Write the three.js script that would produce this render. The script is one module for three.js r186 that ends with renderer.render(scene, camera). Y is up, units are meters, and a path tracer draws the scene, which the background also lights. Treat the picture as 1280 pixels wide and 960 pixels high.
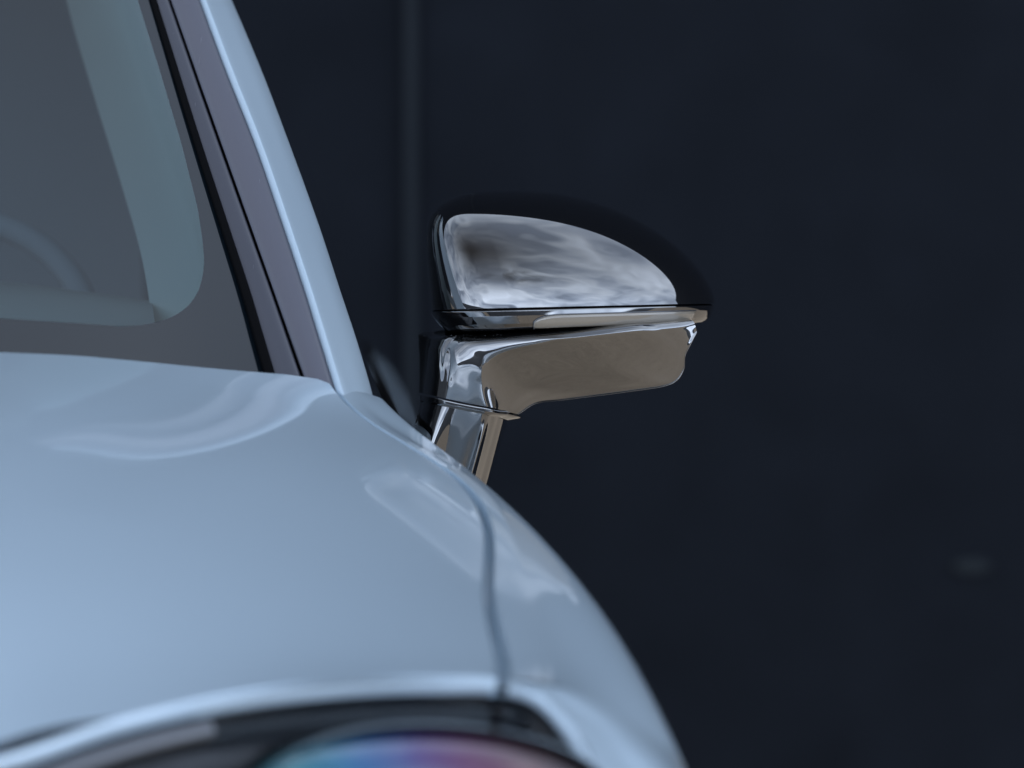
import * as THREE from 'three';
import { mergeGeometries } from 'three/addons/utils/BufferGeometryUtils.js';
import { SimplexNoise } from 'three/addons/math/SimplexNoise.js';

// ---------------------------------------------------------------- camera, sky, sun, exposure
const scene = new THREE.Scene();
const FOCAL = 4404;                                   // pixels of a 1280 x 960 picture
const camera = new THREE.PerspectiveCamera(2 * Math.atan(480 / FOCAL) * 180 / Math.PI, 4 / 3, 0.05, 2000);
camera.position.set(0, 1.0, 3.2);
const PITCH = Math.atan(90 / FOCAL);
camera.rotation.set(-PITCH, 0, 0);
camera.updateMatrixWorld(true);
camera.focus = 3.12;
camera.userData.fStop = 3.9;

let seed = 7;
const rnd = () => { seed = (seed * 1664525 + 1013904223) >>> 0; return seed / 4294967296; };
const noise = new SimplexNoise({ random: rnd });
const clamp = (x, a = 0, b = 1) => Math.min(b, Math.max(a, x));
const smooth = (a, b, x) => { const t = clamp((x - a) / (b - a)); return t * t * (3 - 2 * t); };
const mix = (a, b, t) => a + (b - a) * t;
function fbm(x, y, z, oct) {
  let s = 0, a = 0.5, f = 1;
  for (let i = 0; i < oct; i++) { s += a * noise.noise3d(x * f, y * f, z * f); a *= 0.52; f *= 2.03; }
  return s;
}

// overcast sky: bright towards the horizon ahead of the car, heavier cloud overhead and behind the wall
const HEAVY = new THREE.Vector3(-0.20, 0.91, 0.36).normalize();
function makeSky() {
  const W = 1536, H = 768, data = new Float32Array(W * H * 4);
  for (let j = 0; j < H; j++) {
    const el = ((j + 0.5) / H - 0.5) * Math.PI;
    for (let i = 0; i < W; i++) {
      const az = ((i + 0.5) / W - 0.5) * 2 * Math.PI, o = (j * W + i) * 4;
      const e = Math.max(el, 0), dx = Math.cos(e) * Math.cos(az), dy = Math.sin(e), dz = Math.cos(e) * Math.sin(az);
      const w = fbm(dx * 1.1 + 3.1, dy * 1.6, dz * 1.1, 3), n = fbm(dx * 1.15 + 0.7 * w + 7.7, dy * 1.6 + 0.5 * w, dz * 1.15 - 2.3, 3);
      const fluff = fbm(dx * 4.5 + w, dy * 5 + 4, dz * 4.5, 5);
      const front = 0.5 + 0.5 * dz;                                            // 1 ahead of the car, 0 behind the wall
      const low = Math.exp(-e / 0.5), side = 0.5 + 0.5 * (dz * 0.8 + dx * 0.6);
      let L = 1.5 + low * mix(1.0, 5.6, Math.pow(side, 1.5));
      L *= 1 + mix(0.55, 0.85, low) * clamp(n * 1.6, -0.7, 0.8) + 0.24 * low * fluff;
      const away = Math.acos(clamp(dx * HEAVY.x + dy * HEAVY.y + dz * HEAVY.z, -1, 1));
      L *= 1 - 0.95 * Math.exp(-Math.pow(away / 0.46, 2));                      // heavy rain cloud high over the car
      const ba = (Math.atan2(dx, dz) - 0.22) / 0.42, be = (e - 0.70) / 0.15, bank = Math.exp(-ba * ba - be * be) * clamp(1 + 1.6 * fluff, 0.2, 1.5);
      L *= 1 - 0.5 * bank;                                                     // a darker bank ahead
      const dark = clamp(0.25 - n * 1.3);                                       // heavier cloud is greyer blue
      data[o] = L * mix(0.92, 0.82, dark); data[o + 1] = L * mix(1.07, 1.04, dark); data[o + 2] = L * mix(1.32, 1.46, dark); data[o + 3] = 1;
    }
  }
  const t = new THREE.DataTexture(data, W, H, THREE.RGBAFormat, THREE.FloatType);
  t.mapping = THREE.EquirectangularReflectionMapping; t.magFilter = THREE.LinearFilter; t.minFilter = THREE.LinearFilter;
  t.colorSpace = THREE.LinearSRGBColorSpace; t.wrapS = THREE.RepeatWrapping; t.needsUpdate = true;
  return t;
}
scene.background = makeSky();
scene.environment = scene.background;

const sun = new THREE.DirectionalLight(0xfff6ec, 0.5);
sun.position.set(6, 9, 12); sun.target.position.set(0, 0.5, 0);
sun.castShadow = true; sun.shadow.radius = 285; sun.shadow.mapSize.set(2048, 2048);
Object.assign(sun.shadow.camera, { left: -8, right: 8, top: 8, bottom: -8, near: 1, far: 60 });
scene.add(sun, sun.target);

const renderer = new THREE.WebGLRenderer({ antialias: true });
renderer.setSize(1024, 768);
renderer.shadowMap.enabled = true; renderer.shadowMap.type = THREE.PCFSoftShadowMap;
renderer.toneMapping = THREE.LinearToneMapping;
renderer.toneMappingExposure = 0.5;

// ---------------------------------------------------------------- helpers
const V = (x, y, z) => new THREE.Vector3(x, y, z);
const CP = Math.cos(PITCH), SP = Math.sin(PITCH);
// the point at depth z of the world that is seen at (px, py) of a 1280 x 960 photograph
function P(px, py, z) {
  const x = (px - 640) / FOCAL, y = -(py - 480) / FOCAL;
  const dy = y * CP - SP, dz = -y * SP - CP;
  const t = (z - 3.2) / dz;
  return V(x * t, 1.0 + dy * t, z);
}
const near = (d) => d < 2.98 ? 2.98 - (2.98 - d) * 0.62 : d;
const Q = (a) => P(a[0], a[1], 3.2 - near(a[2]));      // [px, py, distance]
const M = (a) => P(a[0], a[1], a[2] / 1000);           // [px, py, millimetres before the mirror plane]
function catmull(a, b, c, d, t) {
  const f = (p, q, r, s) => 0.5 * (2 * q + (r - p) * t + (2 * p - 5 * q + 4 * r - s) * t * t + (3 * q - p - 3 * r + s) * t * t * t);
  return V(f(a.x, b.x, c.x, d.x), f(a.y, b.y, c.y, d.y), f(a.z, b.z, c.z, d.z));
}
function along(pts, t, closed = false) {
  const n = pts.length, m = closed ? n : n - 1, s = clamp(t) * m, i = Math.min(Math.floor(s), m - 1), f = s - i;
  const g = (k) => { if (closed) return pts[(k + n) % n]; if (k < 0) return pts[0].clone().multiplyScalar(2).sub(pts[1]); if (k >= n) return pts[n - 1].clone().multiplyScalar(2).sub(pts[n - 2]); return pts[k]; };
  return catmull(g(i - 1), g(i), g(i + 1), g(i + 2), f);
}
// a function of two parameters, each 0..1, into an indexed surface
function sheet(fn, nu, nv, { u0 = 0, u1 = 1, v0 = 0, v1 = 1, closedU = false } = {}) {
  const pos = [], uv = [], idx = [];
  for (let j = 0; j <= nv; j++) for (let i = 0; i <= nu; i++) {
    const u = mix(u0, u1, i / nu), v = mix(v0, v1, j / nv), p = fn(u, v);
    pos.push(p.x, p.y, p.z); uv.push(p.x, p.y + p.z);
  }
  const at = (i, j) => j * (nu + 1) + (closedU ? i % nu : i);
  for (let j = 0; j < nv; j++) for (let i = 0; i < nu; i++) idx.push(at(i, j), at(i + 1, j), at(i + 1, j + 1), at(i, j), at(i + 1, j + 1), at(i, j + 1));
  const g = new THREE.BufferGeometry();
  g.setAttribute('position', new THREE.Float32BufferAttribute(pos, 3));
  g.setAttribute('uv', new THREE.Float32BufferAttribute(uv, 2));
  g.setIndex(idx); g.computeVertexNormals();
  if (closedU) { const n = g.attributes.normal; for (let j = 0; j <= nv; j++) n.setXYZ(j * (nu + 1) + nu, n.getX(j * (nu + 1)), n.getY(j * (nu + 1)), n.getZ(j * (nu + 1))); }
  return g;
}
// natural cubic spline through points
function spline(pts) {
  const n = pts.length - 1, K = ['x', 'y', 'z'], m = K.map((k) => {
    const y = pts.map((p) => p[k]), c = new Float64Array(n + 1), d = new Float64Array(n + 1), M2 = new Float64Array(n + 1);
    for (let i = 1; i < n; i++) { const r = 6 * (y[i + 1] - 2 * y[i] + y[i - 1]), w = 4 - c[i - 1]; c[i] = 1 / w; d[i] = (r - d[i - 1]) / w; }
    for (let i = n - 1; i > 0; i--) M2[i] = d[i] - c[i] * M2[i + 1];
    return [y, M2];
  });
  return (t) => {
    const s = t * n, i = Math.min(Math.max(Math.floor(s), 0), n - 1), f = s - i, g = 1 - f;
    const r = m.map(([y, q]) => g * y[i] + f * y[i + 1] + ((g * g * g - g) * q[i] + (f * f * f - f) * q[i + 1]) / 6);
    return V(r[0], r[1], r[2]);
  };
}
function smoothNet(rows) {                             // twice differentiable, so that reflections flow
  const rs = rows.map(spline), memo = new Map();
  return (u, v) => { if (!memo.has(u)) memo.set(u, spline(rs.map((r) => r(u)))); return memo.get(u)(v); };
}
function polyfit(ts, ys, ws, deg) {                    // weighted least squares
  const n = deg + 1, A = Array.from({ length: n }, () => new Array(n + 1).fill(0));
  ts.forEach((t, k) => { for (let i = 0; i < n; i++) { for (let j = 0; j < n; j++) A[i][j] += ws[k] * t ** (i + j); A[i][n] += ws[k] * t ** i * ys[k]; } });
  for (let i = 0; i < n; i++) { let p = i; for (let r = i + 1; r < n; r++) if (Math.abs(A[r][i]) > Math.abs(A[p][i])) p = r; [A[i], A[p]] = [A[p], A[i]]; for (let r = 0; r < n; r++) if (r !== i) { const f = A[r][i] / A[i][i]; for (let c = i; c <= n; c++) A[r][c] -= f * A[i][c]; } }
  return (t) => A.reduce((a, row, i) => a + row[n] / row[i] * t ** i, 0);
}
function fair(pts, deg, ws) {
  const ts = pts.map((_, i) => i / (pts.length - 1)), f = ['x', 'y', 'z'].map((k) => polyfit(ts, pts.map((p) => p[k]), ws ?? pts.map(() => 1), deg));
  return ts.map((t) => V(f[0](t), f[1](t), f[2](t)));
}
// rows of control points into a smooth function (u along a row, v across rows)
const net = (rows, closed = false) => (u, v) => along(rows.map((r) => along(r, u, closed)), v);
function flip(g) { const a = g.index.array; for (let i = 0; i < a.length; i += 3) { const t = a[i]; a[i] = a[i + 1]; a[i + 1] = t; } g.computeVertexNormals(); return g; }
function lid(pts) {                                   // closes a ring of points with a fan
  const c = pts.reduce((s, p) => s.add(p), V(0, 0, 0)).multiplyScalar(1 / pts.length), pos = [c.x, c.y, c.z], uv = [c.x, c.y + c.z], idx = [];
  pts.forEach((p, i) => { pos.push(p.x, p.y, p.z); uv.push(p.x, p.y + p.z); idx.push(0, i + 1, (i + 1) % pts.length + 1); });
  const g = new THREE.BufferGeometry();
  g.setAttribute('position', new THREE.Float32BufferAttribute(pos, 3)); g.setAttribute('uv', new THREE.Float32BufferAttribute(uv, 2)); g.setIndex(idx); g.computeVertexNormals();
  return g;
}
function box(w, h, d, x, y, z) { const g = new THREE.BoxGeometry(w, h, d); g.translate(x, y, z); return g; }
function tube(pts, r, n = 60, k = 12) { return new THREE.TubeGeometry(new THREE.CatmullRomCurve3(pts), n, r, k, false); }
function mesh(name, geos, mat, parent, label) {
  const list = (Array.isArray(geos) ? geos : [geos]);
  const g = list.length > 1 ? mergeGeometries(list.map((q) => { const c = q.index ? q : q; for (const k of Object.keys(c.attributes)) if (!['position', 'normal', 'uv'].includes(k)) c.deleteAttribute(k); return c; })) : list[0];
  const m = new THREE.Mesh(g, mat); m.name = name; m.castShadow = m.receiveShadow = true;
  if (label) m.userData.label = label;
  parent.add(m); return m;
}
function noiseTexture(size, fn, srgb = false) {
  const d = new Uint8Array(size * size * 4);
  for (let j = 0; j < size; j++) for (let i = 0; i < size; i++) { const c = fn(i / size, j / size), o = (j * size + i) * 4; d[o] = 255 * clamp(c[0]); d[o + 1] = 255 * clamp(c[1]); d[o + 2] = 255 * clamp(c[2]); d[o + 3] = 255; }
  const t = new THREE.DataTexture(d, size, size); t.wrapS = t.wrapT = THREE.RepeatWrapping; t.magFilter = THREE.LinearFilter; t.minFilter = THREE.LinearMipmapLinearFilter; t.generateMipmaps = true;
  if (srgb) t.colorSpace = THREE.SRGBColorSpace; t.needsUpdate = true; return t;
}
// noise that repeats without a seam
function tiled(u, v, f, oct, z) {
  const a = u * 2 * Math.PI, b = v * 2 * Math.PI; let s = 0, am = 0.5, k = f;
  for (let i = 0; i < oct; i++) { s += am * noise.noise4d(Math.cos(a) * k, Math.sin(a) * k, Math.cos(b) * k + z, Math.sin(b) * k); am *= 0.55; k *= 2; }
  return s;
}
const lin = (r, g, b) => new THREE.Color().setRGB(r, g, b);

// ---------------------------------------------------------------- materials
const dustTex = noiseTexture(512, (u, v) => { const n = tiled(u, v, 1.2, 4, 3), sp = Math.max(0, tiled(u, v, 22, 2, 9) - 0.25) * 1.5; const r = 0.5 + 0.35 * n + sp; return [r, r, r]; });
const rough = (repeat) => { const t = dustTex.clone(); t.repeat.set(repeat, repeat); t.needsUpdate = true; return t; };
const MAT = {
  paint: new THREE.MeshPhysicalMaterial({ name: 'pale blue car paint', color: lin(0.465, 0.57, 0.65), metalness: 0.25, roughness: 0.42, clearcoat: 1, clearcoatRoughness: 0.05 }),
  gloss: new THREE.MeshPhysicalMaterial({ name: 'gloss black lacquer', color: lin(0.003, 0.003, 0.0035), roughness: 0.03, ior: 2.15, clearcoat: 1, clearcoatRoughness: 0.015 }),
  arm: new THREE.MeshPhysicalMaterial({ name: 'polished black lacquer', color: lin(0.004, 0.004, 0.004), roughness: 0.035, ior: 2.45, clearcoat: 1, clearcoatRoughness: 0.02 }),
  groove: new THREE.MeshPhysicalMaterial({ name: 'black gap rubber', color: lin(0.003, 0.003, 0.0035), specularIntensity: 0.1, roughness: 0.9 }),
  trim: new THREE.MeshPhysicalMaterial({ name: 'satin black trim', color: lin(0.085, 0.085, 0.105), roughness: 0.32, roughnessMap: rough(3), clearcoat: 0.4, clearcoatRoughness: 0.2 }),
  trimDark: new THREE.MeshPhysicalMaterial({ name: 'satin black inner trim', color: lin(0.045, 0.046, 0.058), roughness: 0.32, roughnessMap: rough(3), clearcoat: 0.3, clearcoatRoughness: 0.2 }),
  frit: new THREE.MeshPhysicalMaterial({ name: 'black ceramic glass border', color: lin(0.004, 0.007, 0.010), roughness: 0.06 }),
  glass: new THREE.MeshPhysicalMaterial({ name: 'tinted windscreen glass', color: lin(0.72, 0.86, 0.86), roughness: 0.0, transmission: 1, thickness: 0, ior: 1.5, specularIntensity: 0.75 }),
  sideGlass: new THREE.MeshPhysicalMaterial({ name: 'dark side glass', color: lin(0.01, 0.012, 0.014), roughness: 0.03, clearcoat: 1 }),
  cabin: new THREE.MeshStandardMaterial({ name: 'dark cabin lining', color: lin(0.07, 0.085, 0.105), roughness: 0.9 }),
  lining: new THREE.MeshStandardMaterial({ name: 'grey pillar lining', color: lin(0.15, 0.18, 0.19), roughness: 0.85 }),
  dash: new THREE.MeshStandardMaterial({ name: 'dashboard leather', color: lin(0.10, 0.11, 0.12), roughness: 0.6 }),
  lensClear: new THREE.MeshPhysicalMaterial({ name: 'clear lamp cover', color: lin(0.93, 0.95, 0.97), roughness: 0.0, transmission: 1, thickness: 0, ior: 1.5, specularIntensity: 0.5 }),
  signal: new THREE.MeshPhysicalMaterial({ name: 'milky indicator lens', color: lin(0.20, 0.175, 0.14), roughness: 0.22, clearcoat: 1, clearcoatRoughness: 0.03 }),
  lampBlack: new THREE.MeshStandardMaterial({ name: 'lamp housing black', color: lin(0.012, 0.013, 0.016), roughness: 0.35 }),
  chrome: new THREE.MeshStandardMaterial({ name: 'satin lamp chrome', color: lin(0.13, 0.135, 0.145), metalness: 1, roughness: 0.4 }),
  coated: new THREE.MeshPhysicalMaterial({ name: 'coated projector lens', color: 0xffffff, vertexColors: true, roughness: 0.15, clearcoat: 1 }),
  mirror: new THREE.MeshStandardMaterial({ name: 'mirror glass', color: lin(0.85, 0.87, 0.88), metalness: 1, roughness: 0.02 }),
  tyre: new THREE.MeshStandardMaterial({ name: 'tyre rubber', color: lin(0.02, 0.02, 0.02), roughness: 0.85 }),
  wall: new THREE.MeshPhysicalMaterial({ name: 'blue-black wall paint', color: lin(0.0100, 0.0126, 0.0176), specularIntensity: 0.15, roughness: 0.95, map: noiseTexture(512, (u, v) => { const n = tiled(u, v, 1.2, 4, 1), k = 0.9 + 0.1 * n; return [k, k, k]; }, true) }),
  batten: new THREE.MeshPhysicalMaterial({ specularIntensity: 0.2, name: 'dark grey metal', color: lin(0.0115, 0.0155, 0.020), roughness: 0.6 }),
};

for (const m of Object.values(MAT)) m.side = THREE.DoubleSide;

// ---------------------------------------------------------------- the setting
const groundTex = noiseTexture(1024, (u, v) => { const n = tiled(u, v, 1.5, 3, 2), f = tiled(u, v, 40, 3, 6), k = 1 + 0.06 * n + 0.35 * f; return [0.89 * k, 0.785 * k, 0.66 * k]; }, true);
groundTex.repeat.set(0.5, 0.5);
const groundGeo = new THREE.PlaneGeometry(900, 900); groundGeo.rotateX(-Math.PI / 2);
{ const p = groundGeo.attributes.position, uv = groundGeo.attributes.uv; for (let i = 0; i < p.count; i++) uv.setXY(i, p.getX(i), p.getZ(i)); }
const ground = mesh('ground', groundGeo, new THREE.MeshStandardMaterial({ name: 'pale tan paving', map: groundTex, roughness: 0.95 }), scene);
Object.assign(ground.userData, { kind: 'structure', label: 'pale tan ground in front of the dark wall', category: 'ground' });

const road = mesh('road', (() => { const g = new THREE.PlaneGeometry(900, 440); g.rotateX(-Math.PI / 2); g.translate(0, 0.004, 225); const p = g.attributes.position, uv = g.attributes.uv; for (let i = 0; i < p.count; i++) uv.setXY(i, p.getX(i), p.getZ(i)); return g; })(), new THREE.MeshStandardMaterial({ name: 'dark asphalt', color: lin(0.075, 0.075, 0.08), map: dustTex, roughness: 0.9 }), scene);
Object.assign(road.userData, { kind: 'structure', label: 'dark asphalt road beyond the tan paving', category: 'road' });
const WALL_Z = -4.2;
const wall = new THREE.Group(); wall.name = 'wall'; wall.position.set(0, 0, WALL_Z); scene.add(wall);
wall.userData = { kind: 'structure', label: 'tall plain blue-black wall behind the car', category: 'wall' };
{
  const g = box(70, 9, 0.4, 0, 4.5, -0.2), p = g.attributes.position, uv = g.attributes.uv;
  for (let i = 0; i < p.count; i++) uv.setXY(i, p.getX(i) * 0.4, p.getY(i) * 0.4);
  mesh('wall_face', g, MAT.wall, wall);
  const a = P(508, 0, WALL_Z), b = P(520, 480, WALL_Z), c = V((a.x + b.x) / 2, 0, 0);
  mesh('cover_strip', box(0.024, 9, 0.03, c.x, 4.5, 0.015), MAT.batten, wall);
}
{
  const c = P(1215, 708, WALL_Z + 0.02), g = new THREE.Group(); g.name = 'wall_vent'; g.position.copy(c); scene.add(g);
  g.userData = { label: 'small pale oval vent plate low on the dark wall at right', category: 'vent' };
  const plate = new THREE.CylinderGeometry(0.02, 0.022, 0.012, 32); plate.rotateX(Math.PI / 2); plate.scale(1.9, 0.7, 1); plate.translate(0, 0, -0.012);
  mesh('vent_plate', plate, new THREE.MeshPhysicalMaterial({ name: 'dull grey zinc', color: lin(0.0165, 0.021, 0.025), specularIntensity: 0.2, roughness: 0.8 }), g);
}

// ---------------------------------------------------------------- the car
const car = new THREE.Group(); car.name = 'car'; scene.add(car);
car.userData = { label: 'pale blue car seen close from the front with a gloss black wing mirror', category: 'car' };

// bonnet and wing: one net of points [px, py, distance]; columns run from the middle of the car outwards
const COL_GAP = 6;                                     // this column is the shut line
const bodyRows = [
  [[-900, 418, 2.45], [-400, 428, 2.55], [0, 443, 2.72], [150, 450, 2.80], [325, 461, 2.90], [372, 467, 2.93], [412, 476, 2.95], [440, 484, 2.97], [468, 495, 3.00], [488, 522, 3.02], [493, 640, 3.02]],
  [[-1000, 458, 2.22], [-400, 474, 2.35], [0, 497, 2.52], [150, 496, 2.60], [300, 492, 2.71], [384, 504, 2.77], [464, 529, 2.82], [491, 533, 2.87], [515, 535, 2.92], [528, 565, 2.94], [533, 690, 2.94]],
  [[-1100, 530, 1.97], [-400, 548, 2.08], [0, 575, 2.24], [150, 562, 2.33], [300, 557, 2.45], [430, 568, 2.56], [574, 597, 2.68], [583, 595, 2.73], [592, 595, 2.78], [604, 630, 2.80], [609, 770, 2.80]],
  [[-1150, 625, 1.80], [-400, 638, 1.88], [0, 655, 2.02], [150, 641, 2.10], [300, 637, 2.19], [450, 642, 2.29], [605, 664, 2.40], [641, 660, 2.46], [670, 666, 2.52], [694, 715, 2.53], [702, 870, 2.52]],
  [[-1250, 735, 1.64], [-400, 745, 1.72], [0, 750, 1.82], [150, 735, 1.88], [300, 727, 1.95], [450, 727, 2.03], [616, 741, 2.12], [680, 749, 2.18], [738, 757, 2.24], [775, 820, 2.26], [788, 980, 2.25]],
  [[-1350, 870, 1.50], [-400, 862, 1.56], [0, 853, 1.64], [150, 828, 1.69], [300, 812, 1.745], [450, 807, 1.80], [624, 812, 1.86], [712, 826, 1.92], [794, 850, 1.98], [836, 930, 2.00], [850, 1100, 1.99]],
  [[-1450, 1040, 1.37], [-400, 1010, 1.42], [0, 945, 1.48], [150, 897, 1.555], [300, 864, 1.625], [450, 848, 1.69], [628, 849, 1.738], [720, 866, 1.785], [828, 930, 1.835], [876, 1020, 1.84], [892, 1200, 1.83]],
].map((r) => r.map(Q));
{ // fair the net along the car, then across the bonnet
  for (let c = 0; c < bodyRows[0].length; c++) { const f = fair(bodyRows.map((r) => r[c]), c > 4 ? 5 : 4, [3, 1, 1, 1, 1, 1, 3]); bodyRows.forEach((r, i) => { r[c] = f[i]; }); }
  for (const r of bodyRows) { const xs = r.slice(0, 7), t = xs.map((p) => p.x); const fy = polyfit(t, xs.map((p) => p.y), [1, 1, 1, 1, 1, 2, 4], 3), fz = polyfit(t, xs.map((p) => p.z), [1, 1, 1, 1, 1, 2, 4], 3); for (let i = 0; i < 6; i++) { r[i].y = fy(t[i]); r[i].z = fz(t[i]); } }
}
const bodyFn = smoothNet(bodyRows), UG = COL_GAP / 10;
// a soft valley runs along the bonnet inside the wing's crest
function valley(p) {
  const t = clamp((p.z - 0.28) / 0.5), x = mix(-0.215, -0.335, t), d = (p.x - x) / 0.06;
  return -0.0022 * Math.exp(-d * d) * smooth(0.2, 0.36, p.z) * (1 - smooth(0.85, 1.1, p.z));
}
const hoodFn = (u, v) => { const p = bodyFn(u, v); p.y += valley(p); return p; };
const GAPU = 0.0072;
// rolled edges at the shut line
function hem(side, down = 0.02) {
  return sheet((u, v) => { const p = hoodFn(UG + side * GAPU * 0.9, v), f = u; p.x += -side * -0.0016 * Math.sin(f * Math.PI / 2) * -1; p.y -= down * f * f; return p; }, 6, 90);
}
// the lamp opening, left to right, [px, py, distance]
const lampEdge = [[-500, 1035, 1.41], [-400, 1010, 1.42], [-200, 985, 1.445], [0, 945, 1.48], [150, 897, 1.555], [300, 864, 1.625], [450, 848, 1.69], [560, 845, 1.72], [628, 849, 1.738], [678, 868, 1.73], [716, 908, 1.70], [745, 960, 1.65], [765, 1020, 1.57], [775, 1080, 1.53]];
const lampEdge3 = lampEdge.map(Q);
const lampCentre = Q([420, 1060, 1.42]);
// lip round the lamp opening: steps towards the lamp's middle, then turns inwards
const lipSteps = [[0, 0, 0], [4, 3, -0.001], [11, 10, -0.0025], [19, 19, -0.0005], [23, 24, 0.005], [23, 25, 0.03]];
const lipRows = lipSteps.map(([inx, iny, dz]) => lampEdge.map(([x, y, d], i) => { const k = clamp((x - 600) / 130); return Q([x - inx * k * 0.6, y + iny * (1 - 0.5 * k), d + dz]); }));
const lipFn = net(lipRows);
const lipU = (px) => { let i = 0; while (i < lampEdge.length - 2 && lampEdge[i + 1][0] < px) i++; return (i + (px - lampEdge[i][0]) / (lampEdge[i + 1][0] - lampEdge[i][0])) / (lampEdge.length - 1); };

// wing ahead of the shut line, round the outer end of the lamp
const wingTip = [
  bodyRows[5].slice(6), bodyRows[6].slice(6),
  [[679, 868, 1.73], [745, 905, 1.74], [848, 985, 1.72], [895, 1075, 1.74], [908, 1240, 1.74]].map(Q),
  [[716, 908, 1.70], [775, 955, 1.69], [868, 1050, 1.65], [910, 1140, 1.66], [920, 1290, 1.66]].map(Q),
  [[745, 960, 1.65], [800, 1015, 1.63], [880, 1110, 1.58], [918, 1210, 1.58], [926, 1340, 1.58]].map(Q),
  [[775, 1080, 1.53], [820, 1130, 1.51], [882, 1220, 1.48], [912, 1310, 1.48], [918, 1420, 1.48]].map(Q),
];
const wingTipFn = net(wingTip);
const hoodU1 = UG - GAPU;
const hoodMirror = (g) => { const c = g.clone(), p = c.attributes.position, cx = bodyRows[0][0].x; return c; };
mesh('hood', [
  sheet(hoodFn, 150, 130, { u1: hoodU1 }), hem(-1),
  sheet(lipFn, 120, 24, { u1: lipU(620.5) }),
], MAT.paint, car);
// lower flank of the wing follows the wheel arch
const flank = sheet((u, v) => {
  const a = bodyFn(1, v), z = a.z, wz = 0.74, r = 0.38, dz = z - wz, arch = Math.abs(dz) < r ? 0.36 + Math.sqrt(r * r - dz * dz) : 0.22;
  const k = u, p = a.clone(); p.x += 0.012 * Math.sin(k * Math.PI); p.y = mix(a.y, Math.min(arch, a.y - 0.01), k); return p;
}, 12, 120);
mesh('front_wing', [
  sheet(hoodFn, 70, 130, { u0: UG + GAPU }), hem(1),
  sheet(wingTipFn, 60, 70, { v0: 1 / 5 }), flank,
  sheet(lipFn, 60, 24, { u0: lipU(635.5) }),
], MAT.paint, car);
mesh('shut_line_channel', sheet((u, v) => { const p = hoodFn(mix(UG - 0.011, UG + 0.011, u), v); p.y -= 0.011; return p; }, 4, 80), MAT.paint, car);

// headlight
{
  const h = new THREE.Group(); h.name = 'headlight'; car.add(h);
  const inner = lipRows[4];
  const shift = (pts, dy, dz, s) => pts.map((p) => { const q = p.clone().lerp(lampCentre, s); q.y += dy; q.z += dz; return q; });
  const cover = net([inner, shift(inner, -0.004, 0.0, 0.10), shift(inner, -0.012, 0.03, 0.45), shift(inner, -0.03, 0.055, 0.95)]);
  mesh('lamp_cover', sheet(cover, 100, 24), MAT.lensClear, h);
  const back = net([shift(inner, 0.004, -0.005, -0.01), shift(inner, -0.03, -0.03, 0.06), shift(inner, -0.07, -0.01, 0.4), shift(inner, -0.09, 0.0, 0.9)]);
  mesh('lamp_housing', sheet(back, 100, 24), MAT.lampBlack, h);
  mesh('light_guide', tube([[30, 985, 1.48], [110, 954, 1.52], [190, 930, 1.555], [262, 913, 1.585]].map(Q), 0.008, 50, 12), MAT.chrome, h);
  const dome = new THREE.SphereGeometry(1, 96, 64), dp = dome.attributes.position, tint = [];
  const hues = [[0.02, 0.10, 0.10], [0.06, 0.50, 0.58], [0.03, 0.22, 0.55], [0.13, 0.08, 0.36], [0.24, 0.07, 0.20], [0.22, 0.08, 0.09], [0.05, 0.04, 0.05]];
  for (let i = 0; i < dp.count; i++) {                 // anti-reflection coating: colour bands from the rim to the middle
    const y = dp.getY(i), x = Math.sign(dp.getX(i)) * Math.pow(Math.abs(dp.getX(i)), 0.8), r = Math.hypot(x, y), k = clamp((x * 0.5 + 0.5) * 1.0) * (hues.length - 1), a = Math.min(Math.floor(k), hues.length - 2), f = k - a;
    const core = 1 - smooth(0.35, 0.72, r + 0.1 * x), rim = smooth(0.74, 0.99, Math.hypot(dp.getX(i), y));
    for (let c = 0; c < 3; c++) tint.push(0.42 * mix(mix(mix(hues[a][c], hues[a + 1][c], f), [0.46, 0.50, 0.74][c] * mix(1, [0.4, 1.05, 1.05][c], smooth(0.2, -0.6, x)), core), 0.02, rim));
  }
  dome.setAttribute('color', new THREE.Float32BufferAttribute(tint, 3));
  const dc = Q([520, 1003, 1.64]); dome.scale(0.122, 0.050, 0.07); dome.translate(dc.x, dc.y, dc.z);
  mesh('projector_lens', dome, MAT.coated, h);
}

// windscreen: a plane with a slight bow, met by rays of the photograph
const wsA = Q([330, 470, 2.955]), wsB = Q([135, -140, 3.44]), wsC = Q([-400, 430, 2.58]);
const wsN = wsB.clone().sub(wsA).cross(wsC.clone().sub(wsA)).normalize(); if (wsN.y < 0) wsN.negate();
function onGlass(px, py, out = 0) {
  const o = V(0, 1, 3.2), d = P(px, py, 0).sub(o), t = wsA.clone().sub(o).dot(wsN) / d.dot(wsN), p = o.addScaledVector(d, t);
  const s = clamp((330 - px) / 700, 0, 2); return p.addScaledVector(wsN, out + 0.02 * (s - s * s * 0.5));
}
function table(list) { return (y) => { let i = 0; while (i < list.length - 2 && list[i + 1][0] < y) i++; const [a, b] = [list[i], list[i + 1]]; return mix(a[1], b[1], (y - a[0]) / (b[0] - a[0])); }; }
const clearRight = table([[-160, 118], [0, 169], [94, 199], [180, 225], [262, 246], [300, 252], [330, 254.5], [350, 252], [366, 247], [378, 240], [388, 231], [396, 220], [402, 208], [407, 193], [410, 178], [412, 160], [413, 140]]);
const blackLeft = table([[-160, 140], [0, 187], [184, 244], [360, 300], [470, 331]]);
const blackRight = table([[-160, 146], [0, 194], [184, 250], [360, 307], [470, 339]]);
const vy = (v) => v < 0.7 ? mix(-160, 300, v / 0.7) : mix(300, 413, 1 - Math.pow(clamp(1 - (v - 0.7) / 0.3), 1.8));
const bottomDip = (px) => -7 * clamp((160 - px) / 160, 0, 1.5);
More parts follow.
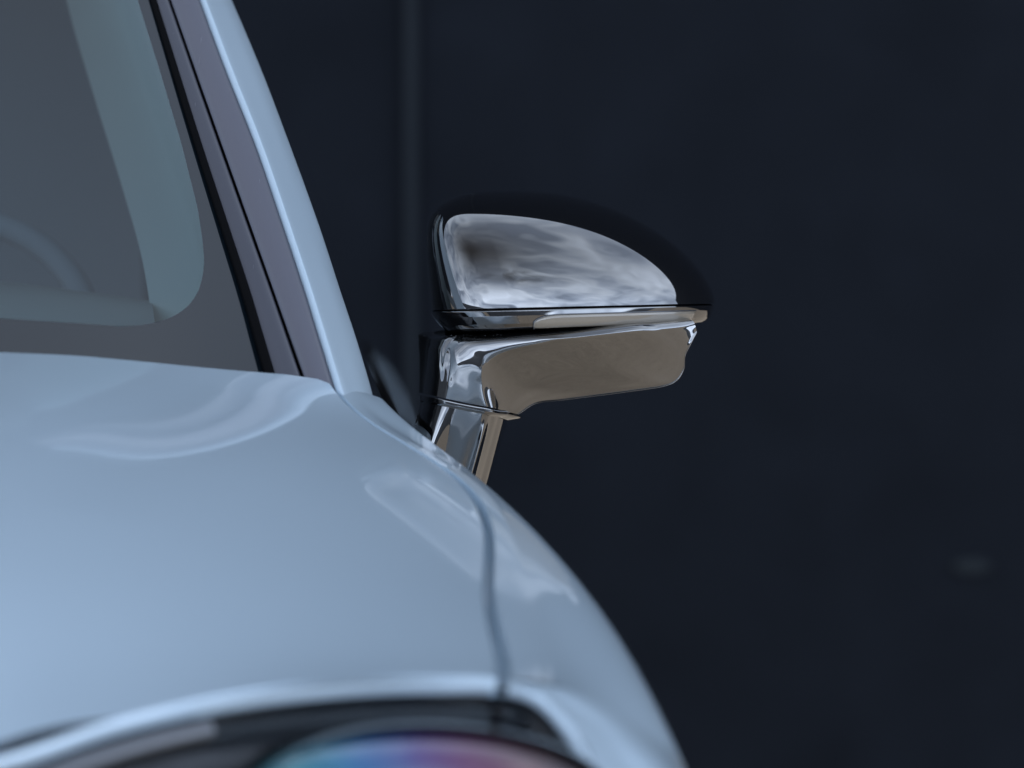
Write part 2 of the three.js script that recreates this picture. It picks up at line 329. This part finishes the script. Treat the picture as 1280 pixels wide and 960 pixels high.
mesh('windscreen', sheet((u, v) => { const y = vy(v), x = mix(-450, clearRight(y), u); return onGlass(x, y + (v > 0.7 ? (v - 0.7) / 0.3 * bottomDip(x) : 0)); }, 60, 80), MAT.glass, car);
mesh('windscreen_border', [
  sheet((u, v) => { const y = vy(v), x = mix(clearRight(y), blackLeft(y), u); return onGlass(x, y + (v > 0.7 ? (v - 0.7) / 0.3 * bottomDip(x) : 0)); }, 8, 80),
  sheet((u, v) => { const x = mix(-450, 140, u), y = mix(413 + bottomDip(x), 485, v); return onGlass(x, y); }, 30, 6),
  sheet((u, v) => { const y = mix(413, 485, v), x = mix(140, blackLeft(y), u); return onGlass(x, y); }, 8, 6),
], MAT.frit, car);

// pillar: strips side by side, each a loft between edges [px, py, distance]
const pd = (y, off) => { const d = 3.2 - onGlass(blackLeft(y), y).z + off; return d < 2.98 ? 2.98 - (2.98 - d) / 0.62 : d; };   // follows the edge of the glass
const edge = (list, off) => { const f = table(list); return [-160, -40, 80, 180, 280, 360, 420, 470, 508].map((y) => [f(y), y, pd(y, off)]); };
const eSilBase = [[-160, 222], [0, 289], [112, 337], [195, 367], [280, 398], [360, 424], [420, 444], [480, 462], [500, 467]];
const eBlackL = [[-160, 140], [0, 187], [184, 244], [360, 300], [480, 334]];
const eBlackR = [[-160, 147], [0, 195], [184, 253], [360, 311], [480, 347]];
const eGrooveL = [[-160, 160.5], [0, 209.5], [139, 259], [180, 273], [352, 334], [480, 378]];
const eGrooveR = [[-160, 164], [0, 213.5], [139, 264], [180, 278], [352, 339], [480, 384]];
const eBright = [[-160, 192], [0, 250], [112, 291], [195, 325], [360, 380], [480, 417]];
const eBrightR = [[-160, 196], [0, 256], [112, 298], [195, 332], [360, 387], [480, 424]];
const pil = new THREE.Group(); pil.name = 'a_pillar'; car.add(pil);
const strip = (edges, nu = 16, nv = 60) => sheet(net(edges.map((e) => e.map(Q))), nv, nu);
const mid = (a, b, t) => { const f = table(a), g = table(b); return a.map(([y]) => [y, mix(f(y), g(y), t)]); };
mesh('glass_seal', strip([edge(eBlackL, 0.01), edge(eBlackL, -0.006), edge(mid(eBlackL, eBlackR, 0.5), -0.008), edge(eBlackR, -0.006), edge(eBlackR, 0.01)]), MAT.groove, pil);
mesh('inner_trim', strip([edge(eBlackR, 0.006), edge(eBlackR, -0.004), edge(mid(eBlackR, eGrooveL, 0.5), -0.004), edge(eGrooveL, -0.001), edge(eGrooveL, 0.006)]), MAT.trimDark, pil);
mesh('trim_groove', strip([edge(eGrooveL, 0.003), edge(mid(eGrooveL, eGrooveR, 0.5), 0.008), edge(eGrooveR, 0.003)]), MAT.groove, pil);
mesh('outer_trim', strip([edge(eGrooveR, 0.008), edge(eGrooveR, -0.003), edge(mid(eGrooveR, eBright, 0.5), -0.006), edge(eBright, -0.002), edge(eBright, 0.006)]), MAT.trim, pil);
mesh('pillar_panel', strip([edge(eBright, 0.008), edge(eBright, -0.004), edge(eBrightR, -0.010), edge(mid(eBrightR, eSilBase, 0.12), -0.006), edge(mid(eBrightR, eSilBase, 0.4), 0.012), edge(mid(eBrightR, eSilBase, 0.75), 0.036), edge(eSilBase, 0.06), edge(mid(eBrightR, eSilBase, 0.97), 0.068)], 30), MAT.paint, pil);

// cabin seen through the windscreen
mesh('pillar_lining', sheet(net([
  [[48, -160, 3.86], [83, 0, 3.70], [113, 105, 3.60], [150, 225, 3.48], [179, 330, 3.36], [196, 450, 3.20]].map(Q),
  [[110, -160, 3.66], [150, 0, 3.50], [185, 105, 3.42], [225, 225, 3.32], [255, 330, 3.22], [262, 450, 3.10]].map(Q),
  [[190, -160, 3.72], [230, 0, 3.56], [262, 105, 3.48], [300, 225, 3.38], [320, 330, 3.28], [330, 450, 3.14]].map(Q)]), 40, 12), MAT.lining, car);
mesh('dashboard', sheet(net([
  [[-500, 330, 3.55], [-200, 338, 3.52], [0, 352, 3.48], [100, 364, 3.42], [190, 376, 3.34]].map(Q),
  [[-500, 350, 3.40], [-200, 358, 3.38], [0, 367, 3.34], [100, 376, 3.28], [192, 391, 3.20]].map(Q),
  [[-500, 440, 2.75], [-200, 440, 2.80], [0, 450, 2.88], [100, 455, 2.93], [200, 460, 2.97]].map(Q)]), 40, 16), MAT.dash, car);
{
  const w = new THREE.Group(); w.name = 'steering_wheel'; car.add(w);
  const c = Q([-60, 440, 3.75]); w.position.copy(c); w.rotation.x = -0.35;
  mesh('wheel_rim', new THREE.TorusGeometry(0.150, 0.014, 20, 96), MAT.cabin, w);
  mesh('wheel_spoke', box(0.28, 0.03, 0.02, 0, 0, 0), MAT.cabin, w);
}
{ // lining behind the front seats, roof and floor close the cabin
  const x0 = -1.45, x1 = -0.33;
  mesh('cabin_lining', [box(x1 - x0 - 0.2, 1.3, 0.05, (x0 + x1) / 2 - 0.1, 0.85, -1.9), box(x1 - x0, 0.04, 2.3, (x0 + x1) / 2, 0.28, -0.75), box(0.03, 0.62, 1.9, x1 + 0.02, 0.6, -0.9)], MAT.cabin, car);
}
mesh('roof_panel', sheet(net([
  [[-620, -235, 3.20], [-300, -215, 3.35], [-100, -185, 3.50], [60, -165, 3.48], [135, -140, 3.50]].map(Q),
  [[-520, -225, 4.0], [-250, -215, 4.05], [-60, -190, 4.1], [100, -160, 4.15], [180, -120, 4.2]].map(Q),
  [[-350, -130, 5.3], [-150, -120, 5.3], [20, -105, 5.3], [170, -80, 5.3], [240, -40, 5.3]].map(Q)]), 40, 30), MAT.paint, car);

// underbody and bumper close the car below the lamp
mesh('underbody', box(1.60, 0.06, 4.3, -0.93, 0.23, -0.95), MAT.groove, car);
mesh('front_bumper', sheet((u, v) => { const x = mix(-1.80, -0.02, u), k = (x + 0.91) / 0.89; return V(x, mix(0.70, 0.2, v), 1.30 - 0.22 * k * k - 0.03 * Math.abs(k) ** 6 + 0.05 * Math.sin(v * Math.PI)); }, 60, 12), MAT.paint, car);

// flank behind the pillar: door and rear haunch, belt line, dark side glass
const flankRows = [
  [[493, 527, 3.02], [506, 538, 3.03], [512, 560, 3.03], [512, 700, 3.03], [500, 1200, 3.03]],
  [[488, 515, 3.35], [515, 527, 3.38], [524, 555, 3.40], [526, 700, 3.40], [515, 1150, 3.40]],
  [[478, 490, 3.85], [506, 500, 3.88], [518, 530, 3.90], [522, 680, 3.90], [512, 1080, 3.90]],
  [[468, 464, 4.4], [490, 472, 4.45], [510, 505, 4.5], [515, 640, 4.5], [508, 980, 4.5]],
  [[455, 432, 5.0], [466, 440, 5.1], [492, 475, 5.2], [500, 600, 5.2], [492, 900, 5.2]],
  [[440, 430, 5.6], [452, 440, 5.7], [470, 475, 5.8], [478, 580, 5.8], [470, 850, 5.8]],
].map((r) => r.map(Q));
mesh('door_flank', sheet(net(flankRows), 60, 60), MAT.paint, car);
mesh('side_window', sheet(net([
  [[493, 527, 3.02], [474, 490, 3.04], [430, 380, 3.2], [340, 120, 3.5], [200, -140, 3.8]].map(Q),
  [[486, 512, 3.4], [468, 480, 3.42], [430, 380, 3.5], [345, 130, 3.7], [210, -130, 4.0]].map(Q),
  [[464, 455, 4.5], [455, 430, 4.5], [420, 330, 4.5], [340, 120, 4.5], [230, -90, 4.6]].map(Q),
  [[448, 428, 5.5], [440, 410, 5.5], [410, 320, 5.5], [340, 130, 5.4], [245, -30, 5.3]].map(Q)]), 30, 30), MAT.sideGlass, car);
mesh('belt_moulding', tube([[496, 531, 3.03], [490, 517, 3.35], [480, 491, 3.85], [469, 465, 4.4], [456, 433, 5.0]].map(Q), 0.006, 50, 8), MAT.groove, car);
{
  const w = new THREE.Group(); w.name = 'front_wheel'; car.add(w); w.position.set(-0.10, 0.35, 0.74);
  const t = new THREE.TorusGeometry(0.275, 0.075, 20, 64); t.rotateY(Math.PI / 2); t.scale(1.5, 1, 1); mesh('tyre', t, MAT.tyre, w);
  const r = new THREE.CylinderGeometry(0.235, 0.235, 0.16, 48, 1, true); r.rotateZ(Math.PI / 2); mesh('rim', r, MAT.lampBlack, w);
  for (let k = 0; k < 5; k++) { const s = box(0.025, 0.22, 0.06, 0.06, 0.12, 0); s.rotateX(k * Math.PI * 0.4); mesh('spoke', s, MAT.chrome, w); }
}

// ---------------------------------------------------------------- the wing mirror
const wing = new THREE.Group(); wing.name = 'wing_mirror'; car.add(wing);
wing.userData.label = 'gloss black wing mirror with cloudy sky reflected in its cap';
// one level of the shell: a closed curve; front half bulges to the camera
const C0 = 0.27;
function ring(a, { xl, xr, front, back, z0, py }) {
  // a: 0 = outer tip, 0.25..0.5 front, 0.5 = inner side, then round the back
  const th = a * 2 * Math.PI, c = Math.cos(th), s = Math.sin(th), sg = Math.sign;
  const isFront = s >= 0, mR = isFront ? 1.8 : 5, mL = isFront ? 3.6 : 5;
  const m = c >= 0 ? mR : mL;
  const X = c >= 0 ? C0 + (1 - C0) * Math.pow(Math.abs(c), 2 / m) : C0 - C0 * Math.pow(Math.abs(c), 2 / m);
  const Z = Math.pow(Math.abs(s), 2 / m) * (isFront ? front : -back);
  const px = mix(xl, xr, X);
  return P(px, py(px), z0 + Z);
}
const capOutline = (list, deg) => { const f = polyfit(list.map((q) => q[0] / 90), list.map((q) => q[1]), list.map((q) => (q[0] === 0 || q[0] === 90 ? 8 : 1)), deg); return (ph) => f(ph / (Math.PI / 2)); };
// left and right outline of the cap against the angle from its foot (0) to its crown (90)
const capL = capOutline([[0, 538], [10, 535.5], [22, 533], [32, 532], [42, 532.5], [51.6, 538], [60.6, 548], [70, 567], [78.5, 592], [85.5, 617], [90, 634]], 6);
const capR = capOutline([[0, 894], [6.5, 889], [15.7, 877], [30.4, 845], [42, 813], [49.8, 789], [56.9, 765], [63.1, 742], [71, 714], [78.5, 683], [85.5, 653], [90, 634]], 5);
const DEPTH = 0.145, Z0 = -0.03;
const baseLine = (px) => 387 - 8 * (px - 535) / 355;
const capFn = (a, v) => {
  const ph = v * Math.PI / 2, y = 385 - 148 * Math.sin(ph), k = Math.sin(ph);
  return ring(a, { xl: capL(ph), xr: capR(ph) + 0.5, front: DEPTH * Math.pow(Math.cos(ph), 0.9) + 0.0005, back: 0.02 * Math.cos(ph) + 0.0005, z0: Z0, py: (px) => y + (baseLine(px) - 385) * (1 - k) });
};
mesh('mirror_cap', sheet(capFn, 260, 120, { closedU: true }), MAT.gloss, wing);
// dark joint, then the band below the cap
const bandLevel = (v) => {                             // v 0 at the cap, 1 at the foot of the band
  const y0 = (px) => baseLine(px) + 0.5, y1 = (px) => 416.5 - 13 * (px - 556) / 331;
  const ins = [[0, 7], [0.03, 7], [0.07, 1.0], [0.12, 0.0], [0.35, 0.4], [0.7, 2.5], [0.86, 5], [0.95, 9], [1, 14]];
  const o = table(ins)(v);
  return { xl: mix(537, 556, Math.pow(v, 1.3)) + o * 0.6, xr: mix(892.5, 886, v * v) - o * 0.6, front: DEPTH + 0.001 - o * 0.0008, back: 0.02, z0: Z0, py: (px) => mix(y0(px), y1(px), v) };
};
const bandFn = (a, v) => ring(a, bandLevel(v));
const bandRing = []; for (let i = 0; i < 120; i++) bandRing.push(bandFn(i / 120, 1));
mesh('trim_band', [sheet(bandFn, 240, 60, { closedU: true }), lid(bandRing)], MAT.gloss, wing);
// indicator lens set in the band: a strip with one rounded end
{
  const aOf = (px) => { let lo = 0, hi = 0.5; for (let k = 0; k < 40; k++) { const m = (lo + hi) / 2, x = bandFn(m, 0.5); const q = x.clone().project(camera); ((q.x + 1) * 640 > px) ? (lo = m) : (hi = m); } return lo; };
  const a0 = aOf(661), a1 = aOf(868), am = aOf(700);
  const lens = (u, v, out) => { const a = mix(a0, a1, u), f = clamp((a0 - a) / (a0 - am)), top = mix(0.93, 0.34, Math.sqrt(clamp(1 - (1 - f) * (1 - f)))); const vv = mix(top, 0.93, v); const p = bandFn(a, vv), q = bandFn(a, vv + 0.01), r = bandFn(a - 0.002, vv), n = q.sub(p).cross(r.sub(p)).normalize(); if (n.z < 0) n.negate(); return p.addScaledVector(n, out); };
  const bulge = (u, v) => 0.0004 + 0.0016 * Math.pow(clamp(Math.sin(Math.PI * v) * 1.6) * clamp(u * 14) * clamp((1 - u) * 14), 0.5);
  mesh('turn_signal_lens', sheet((u, v) => lens(u, v, bulge(u, v)), 120, 24), MAT.signal, wing);
  const rim = []; for (let i = 0; i <= 60; i++) rim.push(lens(i / 60, 0, 0.0008));
  mesh('lens_rim', tube(rim, 0.0006, 120, 8), MAT.chrome, wing);
}
{ // the looking glass, a plate in the back of the shell
  const pts = [], q = (y) => { const ph = Math.asin((385 - y) / 148); return [capL(ph) + 14, capR(ph) - 26]; };
  for (const y of [372, 350, 330, 310, 290, 272, 262]) pts.push(P(q(y)[1], y, Z0 - 0.026));
  for (const y of [262, 272, 290, 310, 330, 350, 372].map((k) => k)) pts.push(P(q(y)[0], y, Z0 - 0.026));
  mesh('mirror_glass', lid(pts), MAT.mirror, wing);
}

// lower housing: bends from the stem into the arm under the shell; stations along the bend, [px, py, mm]
const low = [
  { L: [529, 492, 15], O: [552, 497, 66], m: [585, 504, 78], B: [613, 509, 76], D: [632, 514, 58], C: [648, 518, 32] },
  { L: [531, 470, 15], O: [556, 474, 68], m: [585, 478, 80], B: [607, 484, 78], D: [641, 497, 58], C: [671, 504, 32] },
  { L: [533, 448, 15], O: [557, 450, 70], m: [587, 457, 82], B: [606, 466, 80], D: [655, 483, 58], C: [702, 500, 30] },
  { L: [535, 431, 15], O: [561, 433, 72], m: [594, 444, 84], B: [613, 453, 82], D: [676, 475, 57], C: [740, 495, 29] },
  { L: [544, 420, 15], O: [579, 420, 75], m: [613, 433, 86], B: [634, 441, 84], D: [708, 466, 56], C: [793, 488, 27] },
  { L: [600, 415, 15], O: [638, 414.5, 78], m: [658, 424, 88], B: [680, 430.5, 86], D: [750, 459, 54], C: [830, 482, 25] },
  { L: [690, 410, 15], O: [702, 410.5, 80], m: [714, 420, 86], B: [726, 423, 84], D: [783, 449, 52], C: [846, 474, 22] },
  { L: [780, 405, 10], O: [786, 405, 68], m: [790, 411.5, 72], B: [795, 415, 70], D: [824, 432, 46], C: [855, 460, 18] },
  { L: [815, 402.5, 5], O: [820, 405, 52], m: [823, 408.5, 55], B: [827, 411.5, 54], D: [843, 423, 38], C: [857, 444, 15] },
  { L: [842, 400.5, 5], O: [846, 402.5, 36], m: [848, 405, 38], B: [850, 408, 37], D: [858, 416, 27], C: [864, 430, 12] },
  { L: [862, 399, 0], O: [865, 400.5, 16], m: [867, 402, 17], B: [868, 404, 16], D: [870, 410, 12], C: [871, 416, 6] },
];
const lowDepth = {                                      // millimetres before the mirror plane, station by station
  O: [97, 98, 96, 91, 88, 90, 92, 84, 77, 68, 60], m: [101, 103, 105, 106, 108, 110, 109, 93, 80, 69, 60], B: [101, 103, 105, 106, 108, 110, 108, 92, 79, 69, 60],
  D: [77, 77, 78, 80, 82, 83, 81, 76, 70, 65, 59], C: [70, 70, 68.5, 67, 66, 63, 60, 59, 61, 62, 58],
};
for (const k of Object.keys(lowDepth)) low.forEach((q, i) => { q[k][2] = lowDepth[k][i]; });
const lowRows = low.map(({ L, O, m, B, D, C }, st) => {
  const t = (a, b, f) => a.map((x, i) => mix(x, b[i], f));
  return [[L[0] + 4, L[1], -25], L, [mix(L[0], O[0], 0.45), mix(L[1], O[1], 0.4), mix(L[2], O[2], 0.82)], O, t(O, m, 0.42).map((x, i) => (i === 2 ? mix(O[2], m[2], 0.72) : x)), m, B, t(B, D, 0.4), D, t(D, C, 0.6), C, [C[0] - 3, C[1] - 0.5, C[2] - 8], [C[0] - 12, C[1] - 6, -30]].map(M);
});
mesh('lower_housing', [sheet(net(lowRows, true), 150, 150, { closedU: true }), lid(lowRows[lowRows.length - 1])], MAT.arm, wing);
{ // grains of dust on the shoulder of the arm
  const ray = new THREE.Raycaster(), target = wing.children[wing.children.length - 1], o = V(0, 1, 3.2), spots = [];
  target.updateMatrixWorld(true);
  for (let k = 0; k < 34; k++) {
    const x = 556 + 95 * rnd() * rnd(), y = 419 + (x - 556) * -0.02 + 9 * rnd();
    ray.set(o, P(x, y, 0).sub(o).normalize()); const hit = ray.intersectObject(target)[0];
    if (hit) { const g = new THREE.IcosahedronGeometry(0.00018 + 0.00035 * rnd() * rnd(), 1); g.scale(1.3, 0.7, 1); g.translate(hit.point.x, hit.point.y, hit.point.z); spots.push(g); }
  }
  if (spots.length) { const d = mesh('dust', spots, new THREE.MeshStandardMaterial({ name: 'grey dust', color: lin(0.09, 0.09, 0.095), roughness: 1 }), wing); d.userData.kind = 'stuff'; }
}
// stem and the lip at the parting line
const stemTop = [[536, 503, -20], [529, 501, 20], [537, 503, 74], [549, 505, 95], [572, 510, 98], [592, 514, 99.5], [605, 516.5, 99.5], [610, 518, 96], [615, 519.5, 87], [622, 521.5, 74], [632, 525, 46], [626, 522, -5]];
const stemRows = [0, 0.33, 0.66, 1].map((v) => stemTop.map(([x, y, z], i) => M([x - 30 * v, y + 108 * v, z + [0, 0, 4, 9, -5, -5, -5, 13, 0, -4, 0, 0][i] * v])));
mesh('mirror_stem', sheet(net(stemRows, true), 140, 30, { closedU: true }), MAT.gloss, wing);
{
  const grow = (k, dy) => stemTop.map(([x, y, z]) => M([x > 600 ? mix(600, 651, (x - 600) / 32 * k) : 590 + (x - 590) * (1 + 0.02 * k), y + dy - 3 + (x > 620 ? -1 : 0), z + 3 * k]));
  mesh('parting_lip', sheet(net([grow(0.7, -4), grow(0.97, -3.2), grow(1, -1), grow(0.97, 2), grow(0.7, 4.5)], true), 140, 16, { closedU: true }), MAT.gloss, wing);
}

renderer.render(scene, camera);
